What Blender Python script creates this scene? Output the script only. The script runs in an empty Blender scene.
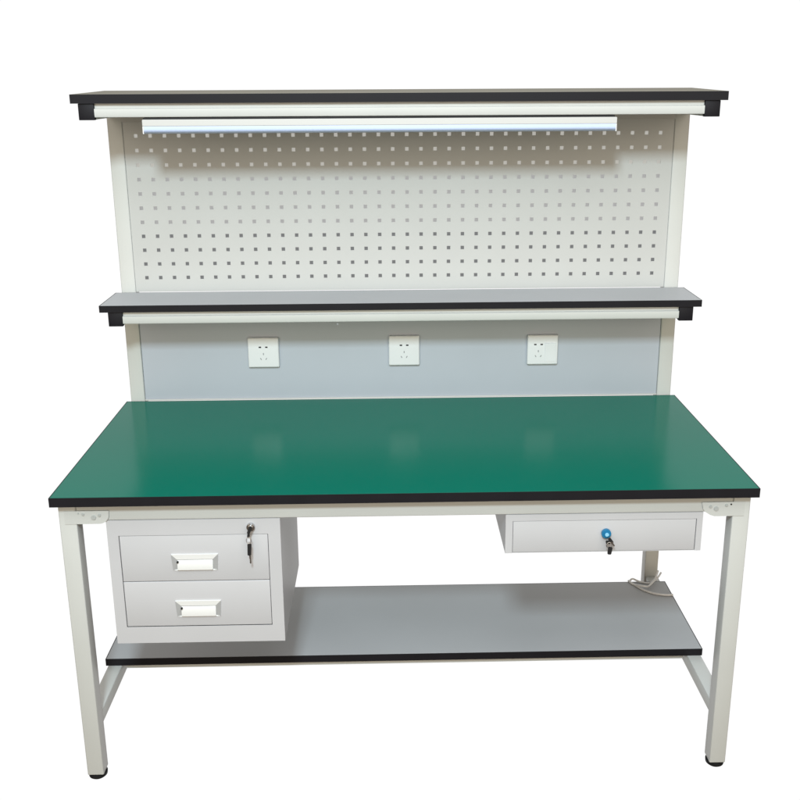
import bpy, bmesh, math, random
from mathutils import Vector, Matrix
random.seed(3)
sc = bpy.context.scene
COL = sc.collection

# ---------------------------------------------------------------- materials
def mat(name, col, rough=.45, spec=.5, metal=0, bump=0, bscale=600, var=0, vscale=5, coat=0):
    m = bpy.data.materials.new(name); m.use_nodes = True
    nt = m.node_tree; b = nt.nodes['Principled BSDF']
    b.inputs['Base Color'].default_value = (*col, 1)
    b.inputs['Roughness'].default_value = rough
    b.inputs['Specular IOR Level'].default_value = spec
    b.inputs['Metallic'].default_value = metal
    b.inputs['Coat Weight'].default_value = coat
    tc = nt.nodes.new('ShaderNodeTexCoord')
    if var:
        n = nt.nodes.new('ShaderNodeTexNoise'); n.inputs['Scale'].default_value = vscale; n.inputs['Detail'].default_value = 6
        nt.links.new(tc.outputs['Object'], n.inputs['Vector'])
        mr = nt.nodes.new('ShaderNodeMapRange')
        mr.inputs['From Min'].default_value = .3; mr.inputs['From Max'].default_value = .7
        mr.inputs['To Min'].default_value = 1 - var; mr.inputs['To Max'].default_value = 1 + var
        nt.links.new(n.outputs['Fac'], mr.inputs['Value'])
        mx = nt.nodes.new('ShaderNodeVectorMath'); mx.operation = 'SCALE'
        mx.inputs[0].default_value = col
        nt.links.new(mr.outputs['Result'], mx.inputs['Scale'])
        nt.links.new(mx.outputs['Vector'], b.inputs['Base Color'])
        r2 = nt.nodes.new('ShaderNodeMapRange')
        r2.inputs['To Min'].default_value = rough * .85; r2.inputs['To Max'].default_value = rough * 1.15
        nt.links.new(n.outputs['Fac'], r2.inputs['Value']); nt.links.new(r2.outputs['Result'], b.inputs['Roughness'])
    if bump:
        n2 = nt.nodes.new('ShaderNodeTexNoise'); n2.inputs['Scale'].default_value = bscale; n2.inputs['Detail'].default_value = 2
        nt.links.new(tc.outputs['Object'], n2.inputs['Vector'])
        bp = nt.nodes.new('ShaderNodeBump'); bp.inputs['Strength'].default_value = bump; bp.inputs['Distance'].default_value = .0005
        nt.links.new(n2.outputs['Fac'], bp.inputs['Height']); nt.links.new(bp.outputs['Normal'], b.inputs['Normal'])
    return m
M = dict(
    green=mat('green_laminate', (.0001, .122, .082), .19, .08),
    lam=mat('grey_laminate', (.37, .375, .385), .5, .2, bump=.08, bscale=700, var=.03, vscale=4),
    top_lam=mat('wall_reflection_laminate', (.225, .21, .18), .85, .0, var=.04, vscale=4),  # brown-grey tone stands in for a dark wall's reflection
    black=mat('black_edging', (.008, .0075, .010), .55, .18, bump=.1, var=.1, vscale=12),
    paint=mat('ivory_paint', (.50, .505, .485), .42, .45, bump=.12, bscale=500, var=.02),
    peg=mat('pegboard_paint', (.455, .458, .445), .5, .4, bump=.12, bscale=500, var=.015),
    panel=mat('blue_grey_panel', (.43, .46, .51), .5, .4, bump=.08, var=.015),
    cab=mat('cabinet_paint', (.475, .472, .485), .45, .4, bump=.1, bscale=500, var=.02),
    white=mat('white_plastic', (.70, .71, .72), .35, .5),
    handle=mat('handle_plastic', (.74, .74, .73), .3, .4),
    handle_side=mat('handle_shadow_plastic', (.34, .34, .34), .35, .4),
    diff=mat('lamp_diffuser', (.50, .58, .80), .35, .5),
    housing=mat('lamp_housing', (.47, .465, .45), .4, .5),
    chrome=mat('chrome', (.55, .55, .56), .22, .5, metal=1),
    zinc=mat('zinc_plate', (.46, .48, .47), .35, .5, metal=.25),
    dark=mat('dark_slot', (.01, .01, .011), .6, .3),
    faint=mat('slot_grey', (.25, .26, .27), .6, .3),
    blue=mat('blue_plastic', (.01, .16, .32), .35, .5),
    rubber=mat('black_rubber', (.008, .008, .009), .6, .4),
    cable=mat('white_cable', (.62, .61, .60), .4, .5),
    tag=mat('clear_tag', (.6, .6, .62), .3, .5),
)

def hole_tone(name, col):                      # made-up translucent backing; its tone imitates light seen through the holes
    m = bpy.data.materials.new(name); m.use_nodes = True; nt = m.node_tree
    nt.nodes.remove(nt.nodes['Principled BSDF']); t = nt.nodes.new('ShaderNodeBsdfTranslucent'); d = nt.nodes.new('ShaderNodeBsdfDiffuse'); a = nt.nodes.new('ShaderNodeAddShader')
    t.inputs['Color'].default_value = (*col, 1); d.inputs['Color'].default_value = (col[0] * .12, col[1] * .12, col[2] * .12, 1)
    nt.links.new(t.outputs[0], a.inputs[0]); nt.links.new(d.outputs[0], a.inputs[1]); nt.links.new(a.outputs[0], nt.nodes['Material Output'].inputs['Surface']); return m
M['hole_tone_pale'] = hole_tone('pale_hole_tone', (.58, .57, .53)); M['hole_tone_mid'] = hole_tone('mid_hole_tone', (.46, .46, .46)); M['hole_tone_dark'] = hole_tone('grey_hole_tone', (.22, .225, .23))
# ---------------------------------------------------------------- mesh helpers
def add_box(bm, a, b, bev=.0, seg=2, mi=0):
    (x0, y0, z0), (x1, y1, z1) = a, b
    r = bmesh.ops.create_cube(bm, size=1)
    for v in r['verts']:
        v.co = Vector(((x0 + x1) / 2 + v.co.x * (x1 - x0), (y0 + y1) / 2 + v.co.y * (y1 - y0), (z0 + z1) / 2 + v.co.z * (z1 - z0)))
    fs = {f for v in r['verts'] for f in v.link_faces}
    for f in fs: f.material_index = mi
    if bev:
        es = list({e for v in r['verts'] for e in v.link_edges})
        bmesh.ops.bevel(bm, geom=es, offset=bev, segments=seg, profile=.5, affect='EDGES', clamp_overlap=True)
def add_cyl(bm, c, r, h, axis='Y', seg=24, r2=None, bev=0):
    rr = bmesh.ops.create_cone(bm, cap_ends=True, segments=seg, radius1=r, radius2=r if r2 is None else r2, depth=h)
    mtx = {'Y': Matrix.Rotation(math.pi / 2, 4, 'X'), 'X': Matrix.Rotation(math.pi / 2, 4, 'Y'), 'Z': Matrix.Identity(4)}[axis]
    bmesh.ops.transform(bm, matrix=Matrix.Translation(Vector(c)) @ mtx, verts=rr['verts'])
    if bev:
        es = [e for e in {e for v in rr['verts'] for e in v.link_edges} if any(len(f.verts) > 4 for f in e.link_faces)]
        bmesh.ops.bevel(bm, geom=es, offset=bev, segments=2, affect='EDGES')
def add_prism(bm, pts, y0, y1):           # polygon in XZ extruded along Y
    a = [bm.verts.new((x, y0, z)) for x, z in pts]; b = [bm.verts.new((x, y1, z)) for x, z in pts]
    bm.faces.new(a); bm.faces.new(b[::-1]); n = len(pts)
    for i in range(n): bm.faces.new((a[i], b[i], b[(i + 1) % n], a[(i + 1) % n]))
def add_prism_x(bm, pts, x0, x1):         # polygon in YZ extruded along X
    a = [bm.verts.new((x0, y, z)) for y, z in pts]; b = [bm.verts.new((x1, y, z)) for y, z in pts]
    bm.faces.new(a); bm.faces.new(b[::-1]); n = len(pts)
    for i in range(n): bm.faces.new((a[i], b[i], b[(i + 1) % n], a[(i + 1) % n]))
def add_tube(bm, pts, r, seg=10, closed=False):
    P = [Vector(p) for p in pts]; n = len(P); rings = []
    for i, p in enumerate(P):
        t = (P[(i + 1) % n] - P[i - 1]) if (closed or 0 < i < n - 1) else (P[1] - P[0] if i == 0 else P[-1] - P[-2])
        t.normalize(); up = Vector((0, 0, 1)) if abs(t.z) < .9 else Vector((1, 0, 0))
        s = t.cross(up).normalized(); u = s.cross(t)
        rings.append([bm.verts.new(p + r * (math.cos(2 * math.pi * k / seg) * s + math.sin(2 * math.pi * k / seg) * u)) for k in range(seg)])
    for i in range(n if closed else n - 1):
        A, B = rings[i], rings[(i + 1) % n]
        for k in range(seg): bm.faces.new((A[k], A[(k + 1) % seg], B[(k + 1) % seg], B[k]))
    if not closed: bm.faces.new(rings[0][::-1]); bm.faces.new(rings[-1])
def smooth_path(pts, n=8):
    P = [Vector(p) for p in pts]; out = []
    for i in range(len(P) - 1):
        p0, p1, p2, p3 = P[max(i - 1, 0)], P[i], P[i + 1], P[min(i + 2, len(P) - 1)]
        for k in range(n):
            t = k / n
            out.append(.5 * ((2 * p1) + (-p0 + p2) * t + (2 * p0 - 5 * p1 + 4 * p2 - p3) * t * t + (-p0 + 3 * p1 - 3 * p2 + p3) * t ** 3))
    out.append(P[-1]); return out
def obj(name, bm, ms, parent=None, smooth=True):
    bmesh.ops.recalc_face_normals(bm, faces=bm.faces)
    me = bpy.data.meshes.new(name); bm.to_mesh(me); bm.free()
    for m in (ms if isinstance(ms, (list, tuple)) else [ms]): me.materials.append(m)
    if smooth:
        for p in me.polygons: p.use_smooth = True
        me.set_sharp_from_angle(angle=math.radians(32))
    o = bpy.data.objects.new(name, me); COL.objects.link(o)
    if parent: o.parent = parent
    return o
def box(name, a, b, m, parent, bev=.0015, seg=2):
    bm = bmesh.new(); add_box(bm, a, b, bev, seg); return obj(name, bm, m, parent)
def tag(o, label, cat, group=None):
    o['label'] = label; o['category'] = cat
    if group: o['group'] = group

# ---------------------------------------------------------------- the workbench
B = bpy.data.objects.new('workbench', None); COL.objects.link(B)
B.empty_display_size = .2
tag(B, 'ivory steel workbench with green top, drawers, two grey shelves and pegboard back', 'workbench')
H = .8435; TH = .0246; HB = H - TH
XO, XI = .889, .8445                       # outer and inner face of the legs
PY0, PY1 = .776, .821                      # rear posts
PXO, PXI = .886, .841

def board(name, x0, x1, y0, y1, z1, t, m, label=None):
    e = .0022
    o = box(name, (x0 + e, y0 + e, z1 - t), (x1 - e, y1 - e, z1), m, B, .0006, 1)
    bm = bmesh.new(); zb, zt = z1 - t - .0004, z1 - .0003
    for a, b in (((x0, y0, zb), (x1, y0 + e, zt)), ((x0, y1 - e, zb), (x1, y1, zt)),
                 ((x0, y0 + e, zb), (x0 + e, y1 - e, zt)), ((x1 - e, y0 + e, zb), (x1, y1 - e, zt))):
        add_box(bm, a, b)
    obj('edge_band', bm, M['black'], o)
    if label: o['label'] = label
    return o
board('tabletop', -.9, .9, 0, .775, H, TH, M['green'])

# front legs with side stretchers and rubber feet
def foot(x, y, p):
    bm = bmesh.new(); add_cyl(bm, (x, y, -.0075), .0245, .0149, 'Z', 28, r2=.0262, bev=.0035); obj('foot', bm, M['rubber'], p)
for s in (-1, 1):
    xa, xb = sorted((s * XI, s * XO))
    L = box('leg', (xa, .027, 0), (xb, .0725, HB), M['paint'], B, .003, 3); foot((xa + xb) / 2, .0497, L)
    xa2, xb2 = sorted((s * PXI, s * PXO))
    R = box('rear_post', (xa2, PY0, 0), (xb2, PY1, 1.7955), M['paint'], B, .003, 3); foot((xa2 + xb2) / 2, .7985, R)
    xa, xb = sorted((s * .8458, s * .8875))
    box('side_stretcher', (xa, .0727, .137), (xb, PY0 - .0002, .1775), M['paint'], B, .003, 3)
    box('side_rail', (min(s * .846, s * .886), .0727, .777), (max(s * .846, s * .886), PY0 - .0002, HB - .0005), M['paint'], B, .002, 2)
box('front_rail', (-XI + .0003, .0295, .7675), (XI - .0003, .0665, HB - .0005), M['paint'], B, .0025, 3)
box('rear_rail', (-PXI + .0003, .73, .7775), (PXI - .0003, .77, HB - .0005), M['paint'], B, .0025, 3)

# cam plates that join rail and leg
for s in (-1, 1):
    pts = [(-.862, .8115), (-.862, .764)]
    if s < 0:
        pts = [(-.874, .7960), (-.874, .7600), (-.800, .7600)]
        for k in range(9):
            a = math.radians(-90 + 11.25 * k * 1.0); pts.append((-.787 + .026 * math.cos(a), .786 + .026 * math.sin(a)))
        pts += [(-.761, .796)]
    else:
        pts = [(.874, .796), (.874, .7565), (.797, .7565), (.786, .760), (.772, .769), (.766, .777), (.762, .796)]
    bm = bmesh.new(); add_prism(bm, pts, .0255, .0285)
    pl = obj('corner_plate', bm, M['paint'], B)
    for bx, bz, br in ((s * .826, .787, .004), (s * .8, .778, .0065), (s * .785, .784, .0042)):
        bm = bmesh.new(); add_cyl(bm, (bx, .0247, bz), br, .003, 'Y', 16, bev=.0008); obj('bolt', bm, M['zinc'], pl)
    bm = bmesh.new(); add_cyl(bm, (s * .838, .0252, .7895), .0022, .0018, 'Y', 12); obj('screw', bm, M['dark'] if s > 0 else M['zinc'], pl)

# lower shelf
SZ = .200
board('lower_shelf', -.8935, .8905, .285, .700, SZ, .022, M['lam'])
box('shelf_rail', (-.838, .300, .158), (.838, .340, SZ - .0226), M['paint'], B, .002)
box('shelf_rail', (-.838, .640, .158), (.838, .680, SZ - .0226), M['paint'], B, .002)

# middle and upper shelf with rails, arms and end caps
def shelf(w, y0, y1, z, t, lift, m):
    bd = board('shelf_board', -w, w, y0, y1, z, t, m)
    for o in (bd, *bd.children):              # the board rises a little towards the back
        for v in o.data.vertices: v.co.z += lift * (v.co.y - y0) / (y1 - y0)
    zb = z - t - .0006; yr = y0 + .006; zl = zb - .0435
    # extruded front rail: recessed upper step, proud lower bead
    y = yr
    zr = zl + .0072
    prof = [(y + .008, zb), (y + .008, zb - .0125), (y, zb - .0145), (y, zr + .003), (y + .0015, zr), (y + .036, zr), (y + .036, zb)]
    bm = bmesh.new(); add_prism_x(bm, prof, -.8385, .8385)
    obj('shelf_rail', bm, M['paint'], B)
    for s in (-1, 1):
        xa, xb = sorted((s * .8388, s * .8815))
        box('shelf_arm', (xa, yr + .0165, zl + .0005), (xb, PY0 - .0002, zb), M['paint'], B, .002)
        box('end_cap', (xa, yr - .001, zl - .0005), (xb, yr + .0162, zb), M['black'], B, .0015)
shelf(.9, .484, .8225, 1.8145, .0241, .0065, M['top_lam'])
shelf(.9045, .584, PY0 - .0004, 1.2055, .0205, 0, M['lam'])

# pegboard with 38 x 11 square holes
def pegboard():
    bm = bmesh.new()
    x0, x1, z0, z1 = -.8405, .8405, 1.2065, 1.7885
    hx = [-.8035 + i * (1.603 / 37) for i in range(38)]; hz = [1.6885 - j * .0437 for j in range(11)][::-1]; h = .0054
    xs = [x0] + [q for c in hx for q in (c - h, c + h)] + [x1]
    zs = [z0] + [q for c in hz for q in (c - h, c + h)] + [z1]
    ya, yb = .780, .7815
    F = [[bm.verts.new((x, ya, z)) for z in zs] for x in xs]; K = [[bm.verts.new((x, yb, z)) for z in zs] for x in xs]
    for i in range(len(xs) - 1):
        for j in range(len(zs) - 1):
            f = (F[i][j], F[i + 1][j], F[i + 1][j + 1], F[i][j + 1]); k = (K[i][j], K[i + 1][j], K[i + 1][j + 1], K[i][j + 1])
            if i % 2 == 1 and j % 2 == 1:
                for q in range(4): bm.faces.new((f[q], f[(q + 1) % 4], k[(q + 1) % 4], k[q]))
            else:
                bm.faces.new(f); bm.faces.new(k[::-1])
    return obj('pegboard', bm, M['peg'], B, smooth=False)
pg = pegboard()
box('top_trim', (-.8405, .768, 1.7305), (.8405, .7795, 1.7885), M['housing'], B, .001)
def sheet(name, z0, z1, y, m):
    bm = bmesh.new(); bm.faces.new([bm.verts.new(p) for p in ((-.8405, y, z0), (.8405, y, z0), (.8405, y, z1), (-.8405, y, z1))]); return obj(name, bm, m, B, False)
sheet('hole_tone_sheet', 1.5800, 1.7300, .7835, M['hole_tone_pale']); sheet('hole_tone_sheet', 1.4050, 1.5800, .7834, M['hole_tone_mid']); sheet('hole_tone_sheet', 1.2065, 1.4050, .7836, M['hole_tone_dark'])  # added sheets, stepped by row to imitate the brightness behind the holes
# lower back panel with bottom lip
box('back_panel', (-.8400, .782, .8450), (.8400, .788, 1.1850), M['panel'], B, .001)
box('panel_lip', (-.8400, .7765, .8437), (.8400, .7815,   .8485), M['paint'], B, .001)

# lamp bar under the upper shelf
LX0, LX1 = -.711, .5965
hz1 = 1.7515
lp = box('lamp', (LX0 + .002, .4935, 1.7440), (LX1 - .006, .5260, hz1), M['dark'], B, .0005, 1)
bm = bmesh.new(); add_prism_x(bm, [(.4895, 1.7465), (.4895, 1.7285), (.5325, 1.7285), (.5325, 1.7465)], LX0, LX1)
bmesh.ops.bevel(bm, geom=list(bm.edges), offset=.0012, segments=2, affect='EDGES'); obj('housing', bm, M['housing'], lp)
n = 10; prof = [(.4897, 1.7283)]
for k in range(1, n):
    a = math.pi * k / n; prof.append((.511 - .0213 * math.cos(a) * (1 if k > n / 2 else 1), 1.7195 - .0115 * math.sin(a)))
prof.insert(1, (.4897, 1.7195)); prof += [(.5323, 1.7195), (.5323, 1.7283)]
bm = bmesh.new(); add_prism_x(bm, prof, LX0 + .003, LX1 - .003); obj('diffuser', bm, M['diff'], lp)
for xa, xb in ((LX0, LX0 + .0028), (LX1 - .0028, LX1)):
    box('lamp_cap', (xa, .4894, 1.7078), (xb, .5326, 1.7283), M['white'], lp, .0006, 1)

# sockets
def socket(cx, cz, dx, rocker):
    p = box('power_socket', (cx - .050,   .7685, cz - .0495), (cx + .050, .7818, cz + .0495), M['white'], B, .0045, 4)
    for ox, oz, w, h, ang, m in ((-.0103, .0185, .0040, .0022, 0, 'dark'), (.0103, .0185, .0040, .0022, 0, 'dark'), (0, -.0040, .0014, .0034, 0, 'faint'),
                            (-.0085, -.0205, .0013, .0034, -28, 'faint'), (.0085, -.0205, .0013, .0034, 28, 'faint')):
        bm = bmesh.new(); add_box(bm, (-w, -.0004, -h), (w, .0004, h), 0)
        bmesh.ops.transform(bm, matrix=Matrix.Translation((cx + dx + ox, .7685, cz + oz)) @ Matrix.Rotation(math.radians(ang), 4, 'Y'), verts=bm.verts)
        obj('socket_hole', bm, M[m], p, False)
    if rocker:
        bm = bmesh.new(); add_prism_x(bm, [(.7684, cz + .024), (.7650, cz + .0225), (.7675, cz - .0385), (.7684, cz - .0385)], cx + .0075, cx + .0425)
        obj('rocker_switch', bm, M['white'], p)
    return p
s1 = socket(-.447, 1.0045, 0, False); s2 = socket(.007, 1.0062, 0, False); s3 = socket(.4565, 1.0040, -.014, True)
s3['label'] = 'white wall socket with a rocker switch beside its slots'
bm = bmesh.new(); add_cyl(bm, (-.196, .5888, 1.1415), .0022, .002, 'Y', 12); obj('rivet', bm, M['faint'], B)

# ---------------------------------------------------------------- drawer cabinet (left)
def shell(name, x0, x1, y0, y1, z0, z1, ins, open_bottom=False):
    """sheet-metal box with a front frame around the drawer opening"""
    bm = bmesh.new(); t = .0012; l, r, b, tp = ins
    add_box(bm, (x0, y0 + .0016, z0), (x0 + t, y1, z1)); add_box(bm, (x1 - t, y0 + .0016, z0), (x1, y1, z1))
    add_box(bm, (x0 + t, y0 + .0016, z1 - t), (x1 - t, y1, z1)); add_box(bm, (x0 + t, y1 - t, z0), (x1 - t, y1, z1 - t))
    add_box(bm, (x0 + t, y0 + .0016, z0), (x1 - t, y1 - t, z0 + t))
    # front frame: one folded sheet with the opening cut out
    oo = [(x0, z0), (x1, z0), (x1, z1), (x0, z1)]; ii = [(l, max(b, z0)), (r, max(b, z0)), (r, tp), (l, tp)]
    V = [[bm.verts.new((x, yy, z)) for x, z in q] for yy in (y0, y0 + .0015) for q in (oo, ii)]
    for k in range(4):
        j = (k + 1) % 4
        if k == 0 and b <= z0 + .001: continue
        bm.faces.new((V[0][k], V[0][j], V[1][j], V[1][k])); bm.faces.new((V[2][k], V[3][k], V[3][j], V[2][j]))
        bm.faces.new((V[0][k], V[2][k], V[2][j], V[0][j])); bm.faces.new((V[1][k], V[1][j], V[3][j], V[3][k]))
    # inner returns of the opening
    add_box(bm, (l - .001, y0 + .0016, z0 + t), (l, y0 + .016, z1 - t)); add_box(bm, (r, y0 + .0016, z0 + t), (r + .001, y0 + .016, z1 - t))
    return obj(name, bm, M['cab'], B, True)
CY = .0295
cab = shell('drawer_cabinet', -.7715, -.3270, CY, .454, .4105, .7668, (-.7430, -.3590, .4585, .7235))
def drawer_front(parent, x0, x1, z0, z1, y, depth):
    bm = bmesh.new(); add_box(bm, (x0, y, z0), (x1, y + .014, z1), .0014, 3)
    add_box(bm, (x0 + .006, y + .0142, z0 + .004), (x0 + .0072, y + depth, z1 - .012)); add_box(bm, (x1 - .0072, y + .0142, z0 + .004), (x1 - .006, y + depth, z1 - .012))
    add_box(bm, (x0 + .0073, y + .0142, z0 + .004), (x1 - .0073, y + depth, z0 + .0052))
    return obj('drawer', bm, M['cab'], parent)
drawer_front(cab, -.7415, -.3605, .5919, .7221, CY + .0012, .38)
drawer_front(cab, -.7415, -.3605, .4599, .5899, CY + .0012, .38)
def handle(parent, x0, x1, z0, z1, y):
    """recessed cup pull: bevelled frame, shaded cheeks, tilted white pull lip"""
    bm = bmesh.new(); o = [(x0, z1), (x1, z1), (x1 - .003, z0), (x0 + .003, z0)]
    i = [(x0 + .014, z1 - .0145), (x1 - .014, z1 - .0145), (x1 - .014, z0 + .0015), (x0 + .014, z0 + .0015)]
    yo, yi, yk = y - .0035, y + .0005, y + .0009
    O = [bm.verts.new((x, yo if k < 2 else yo + .001, z)) for k, (x, z) in enumerate(o)]
    I = [bm.verts.new((x, (y - .0016 if k < 2 else yi - .0006), z)) for k, (x, z) in enumerate(i)]
    K = [bm.verts.new((x, yk, z)) for x, z in o]
    for k in range(4):
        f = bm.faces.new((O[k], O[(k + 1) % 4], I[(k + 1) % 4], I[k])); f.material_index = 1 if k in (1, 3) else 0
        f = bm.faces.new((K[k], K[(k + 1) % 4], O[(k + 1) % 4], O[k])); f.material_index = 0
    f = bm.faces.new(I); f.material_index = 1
    h = obj('handle', bm, [M['handle'], M['handle_side']], parent, False)
    bm = bmesh.new(); add_prism_x(bm, [(y - .0005, z1 - .0155), (y - .0032, z1 - .0185), (y - .0062, z0 + .004), (y - .0050, z0 + .0008), (y - .0002, z0 + .0008)], x0 + .0150, x1 - .0145)
    bmesh.ops.bevel(bm, geom=list(bm.edges), offset=.0008, segments=2, affect='EDGES'); obj('pull_lip', bm, M['handle'], h)
    bm = bmesh.new(); add_cyl(bm, (x0 + .0165, y - .0045, z1 - .0205), .0026, .006, 'Y', 12); obj('catch', bm, M['dark'], h)
    return h
handle(cab, -.6120, -.4910, .6235, .6690, CY + .0012)
handle(cab, -.6105, -.4910, .4885, .5345, CY + .0012)
def lock(parent, x, z, m, r, y=CY):
    bm = bmesh.new(); add_cyl(bm, (x, y - .004, z), r, .010, 'Y', 28, bev=.0012); add_cyl(bm, (x, y - .0105, z), r * .6, .004, 'Y', 24, bev=.0006)
    return obj('lock', bm, m, parent)
lock(cab, -.4020, .7455, M['chrome'], .0105)

# ---------------------------------------------------------------- pencil drawer (right)
pd = shell('hanging_drawer', .2555, .7690, CY, .454, .6575, .7668, (.2740, .7535, .6575, .7485))
bm = bmesh.new(); add_box(bm, (.2752, CY + .0012, .6590), (.7523, CY + .0152, .7473), .0014, 3)
obj('drawer', bm, M['cab'], pd)
lk = lock(pd, .5175, .7120, M['blue'], .0125)
bm = bmesh.new(); add_cyl(bm, (.5175, CY - .0135, .7128), .0050, .003, 'Y', 20, bev=.0006)
obj('key_slot', bm, mat('pale_blue_plastic', (.25, .55, .75), .25), pd)

# ---------------------------------------------------------------- keys
def key_set(x, z, y, label, spread, blades):
    K = bpy.data.objects.new('key_set', None); COL.objects.link(K); K.location = (x, y, z)
    tag(K, label, 'keys')
    def part(name, bm, m, loc=(0, 0, 0), rot=0):
        bmesh.ops.transform(bm, matrix=Matrix.Translation(loc) @ Matrix.Rotation(math.radians(rot), 4, 'Y'), verts=bm.verts)
        return obj(name, bm, m, K)
    return K, part
def head(bm, w, h, t):                    # rounded key bow
    pts = []
    for cx, cz, a0 in ((w - .003, h - .003, 0), (-w + .003, h - .003, 90), (-w * .7 + .002, -h + .003, 180), (w * .7 - .002, -h + .003, 270)):
        for k in range(5):
            a = math.radians(a0 + k * 22.5); pts.append((cx + .003 * math.cos(a), cz + .003 * math.sin(a)))
    add_prism(bm, pts, -t, t)
def blade(bm, L):
    pts = [(-.0020, 0), (.0020, 0), (.0020, -L + .003), (0, -L), (-.0020, -L + .003), (-.0020, -L * .72), (-.0009, -L * .66), (-.0020, -L * .58), (-.0008, -L * .48), (-.0020, -L * .40)]
    add_prism(bm, pts, -.0007, .0007)
# left set: one key turned in the lock, one hanging from a ring
K, part = key_set(-.402, .7455, CY - .0125, 'black headed keys on a ring hanging from the chrome lock of the two drawer cabinet', 0, 0)
bm = bmesh.new(); head(bm, .0042, .0105, .0011); part('key', bm, M['rubber'], (-.0005, -.011, -.0005), 22)
bm = bmesh.new(); add_cyl(bm, (.0, -.004, .0), .0017, .012, 'Y', 10); part('key_shank', bm, M['chrome'], (0, 0, 0))
bm = bmesh.new(); head(bm, .0032, .0058, .0011); part('key', bm, M['rubber'], (-.0035, -.013, -.0145), 8)
bm = bmesh.new(); add_tube(bm, [(-.0035 + .0062 * math.cos(a), -.0135, -.0275 + .0088 * math.sin(a)) for a in [2 * math.pi * k / 28 for k in range(28)]], .0008, 8, True); part('key_ring', bm, M['chrome'])
bm = bmesh.new(); add_box(bm, (-.0030, -.0006, -.0045), (.0030, .0006, .0045), .0005, 1); part('key_tag', bm, M['tag'], (-.0030, -.0120, -.0275))
bm = bmesh.new(); head(bm, .0052, .0165, .0013); part('key', bm, M['rubber'], (-.0028, -.0140, -.0530), 3)
bm = bmesh.new(); blade(bm, .0240); part('key_blade', bm, M['chrome'], (-.0022, -.0140, -.0690), -2)
# right set
K, part = key_set(.5175, .7120, CY - .0155, 'keys with a black bow hanging from the blue lock of the single drawer', 0, 0)
bm = bmesh.new(); head(bm, .0040, .0085, .0012); part('key', bm, M['rubber'], (.0090, -.0045, -.0130), -38)
bm = bmesh.new(); head(bm, .0068, .0045, .0012); part('key', bm, M['rubber'], (.0020, -.0060, -.0165), 6)
bm = bmesh.new(); add_tube(bm, [(.0050 + .0070 * math.cos(a), -.0080, -.0240 + .0082 * math.sin(a)) for a in [2 * math.pi * k / 28 for k in range(28)]], .0009, 8, True); part('key_ring', bm, M['chrome'])
bm = bmesh.new(); blade(bm, .0165); part('key_blade', bm, M['chrome'], (.0095, -.0090, -.0135), -34)
bm = bmesh.new(); head(bm, .0058, .0105, .0013); part('key', bm, M['rubber'], (.0068, -.0090, -.0390), 6)

# ---------------------------------------------------------------- cable on the lower shelf
RC = .0034
z = SZ + RC + .0003
CABLE_A = [(.765, .700), (.7700, .690), (.782, .665), (.800, .637), (.822, .617), (.846, .605), (.872, .600), (.8895, .601)]
path = [(.884, .730, z + .012), (.866, .702, z + .010), (.842, .674, z + .008), (.822, .655, z + .003), (.805, .645, z + .009), (.790, .655, z + .006), (.778, .672, z), (.768, .692, z),
        (.780, .705, z + .004), (.800, .692, z + .001), (.830, .682, z), (.852, .690, z + .009), (.868, .712, z + .030)]
bm = bmesh.new()
add_tube(bm, smooth_path([(x, y, z) for x, y in CABLE_A]), RC, 10)
add_tube(bm, smooth_path(path), RC * .92, 10)
cb = obj('power_cable', bm, M['cable']); tag(cb, 'white power cable looped on the rear right corner of the lower shelf', 'cable')

# ---------------------------------------------------------------- light
W = bpy.data.worlds.new('World'); sc.world = W; W.use_nodes = True
nt = W.node_tree; bg = nt.nodes['Background']
# a white studio backdrop fills the view behind the bench; the rest is shaped: warm fill added behind the camera, dark sides, brown floor
tc = nt.nodes.new('ShaderNodeTexCoord'); sp = nt.nodes.new('ShaderNodeSeparateXYZ'); nt.links.new(tc.outputs['Generated'], sp.inputs[0])
def ramp(out, a, b, lo=0.0, hi=1.0):
    n = nt.nodes.new('ShaderNodeMapRange'); n.interpolation_type = 'SMOOTHSTEP'
    for k, v in (('From Min', a), ('From Max', b), ('To Min', lo), ('To Max', hi)): n.inputs[k].default_value = v
    nt.links.new(out, n.inputs['Value']); return n.outputs['Result']
def mixc(f, a, b):
    n = nt.nodes.new('ShaderNodeMix'); n.data_type = 'RGBA'
    for k, v in (('A', a), ('B', b)):
        if isinstance(v, tuple): n.inputs[k].default_value = (*v, 1)
        else: nt.links.new(v, n.inputs[k])
    nt.links.new(f, n.inputs['Factor']); return n.outputs['Result']
def mul(a, b):
    n = nt.nodes.new('ShaderNodeMath'); n.operation = 'MULTIPLY'; nt.links.new(a, n.inputs[0]); nt.links.new(b, n.inputs[1]); return n.outputs[0]
FLOORC, SIDE, FRONT_FILL, CEIL = (.08, .052, .036), (.10, .085, .07), (2.25, 1.98, 1.60), (.70, .68, .64)
room = mixc(ramp(sp.outputs['Y'], -.60, -.92), SIDE, FRONT_FILL)
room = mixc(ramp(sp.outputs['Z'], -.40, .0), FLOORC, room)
room = mixc(ramp(sp.outputs['Z'], .25, .7), room, CEIL)
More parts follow.
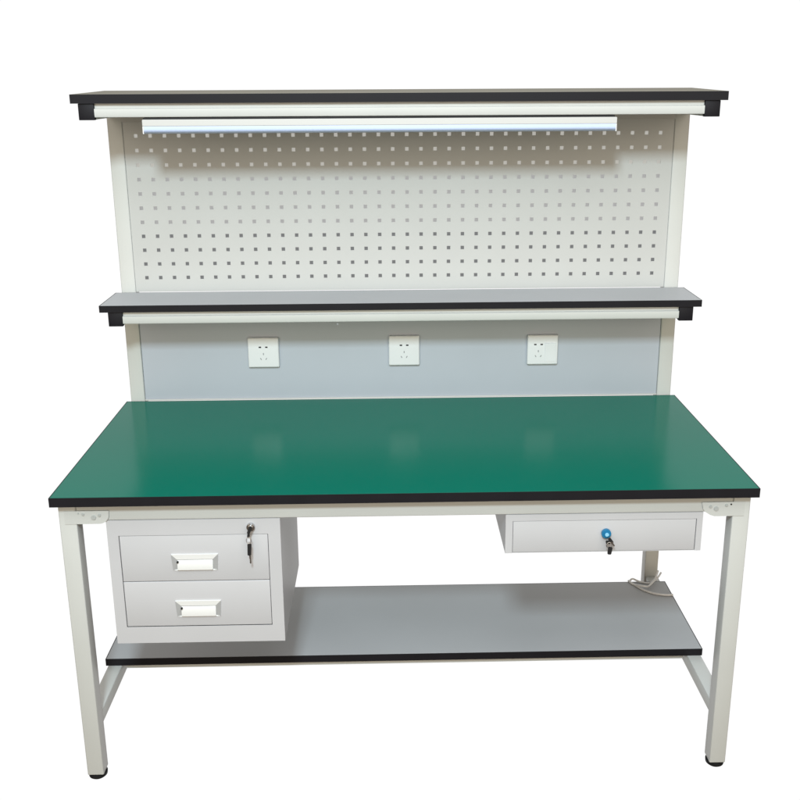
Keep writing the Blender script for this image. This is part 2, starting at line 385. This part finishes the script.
absx = nt.nodes.new('ShaderNodeMath'); absx.operation = 'ABSOLUTE'; nt.links.new(sp.outputs['X'], absx.inputs[0])
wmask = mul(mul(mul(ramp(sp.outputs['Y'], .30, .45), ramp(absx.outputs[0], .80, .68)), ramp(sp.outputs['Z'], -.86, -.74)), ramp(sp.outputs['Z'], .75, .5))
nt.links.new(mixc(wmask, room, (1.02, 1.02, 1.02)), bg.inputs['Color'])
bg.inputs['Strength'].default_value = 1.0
def area(name, loc, target, size, power, col, sy=None):
    l = bpy.data.lights.new(name, 'AREA'); l.energy = power; l.color = col; l.size = size
    if sy: l.shape = 'RECTANGLE'; l.size_y = sy
    o = bpy.data.objects.new(name, l); COL.objects.link(o); o.location = loc
    o.rotation_euler = (Vector(target) - Vector(loc)).to_track_quat('-Z', 'Y').to_euler(); return o
area('ceiling_lamp', (-.35, -3.0, 3.4), (0, .6, 1.1), .48, 144, (.76, .92, 1.0))
area('ceiling_lamp', (.2, -1.3, 3.5), (0, .2, .6), 1.6, 44, (.95, .97, 1.0))

# ---------------------------------------------------------------- camera
cam = bpy.data.cameras.new('camera'); co = bpy.data.objects.new('camera', cam); COL.objects.link(co); sc.camera = co
yaw, pitch, roll = .0219, -.2794, -.0051
F = Vector((math.sin(yaw) * math.cos(pitch), math.cos(yaw) * math.cos(pitch), math.sin(pitch)))
R0 = Vector((math.cos(yaw), -math.sin(yaw), 0)); U0 = R0.cross(F)
R = R0 * math.cos(roll) + U0 * math.sin(roll); U = -R0 * math.sin(roll) + U0 * math.cos(roll)
m = Matrix((R, U, -F)).transposed().to_4x4(); m.translation = Vector((-.0404, -2.2863, 1.8449)); co.matrix_world = m
cam.sensor_width = 36; cam.lens = 979.61 / 800 * 36; cam.shift_x = (400 - 410.2123) / 800; cam.shift_y = (362.0087 - 400) / 800
cam.clip_end = 500; cam.clip_start = .05
sc.view_settings.view_transform = 'Standard'; sc.view_settings.look = 'None'; sc.view_settings.exposure = 0; sc.view_settings.gamma = 1
sc.render.resolution_x = sc.render.resolution_y = 1024
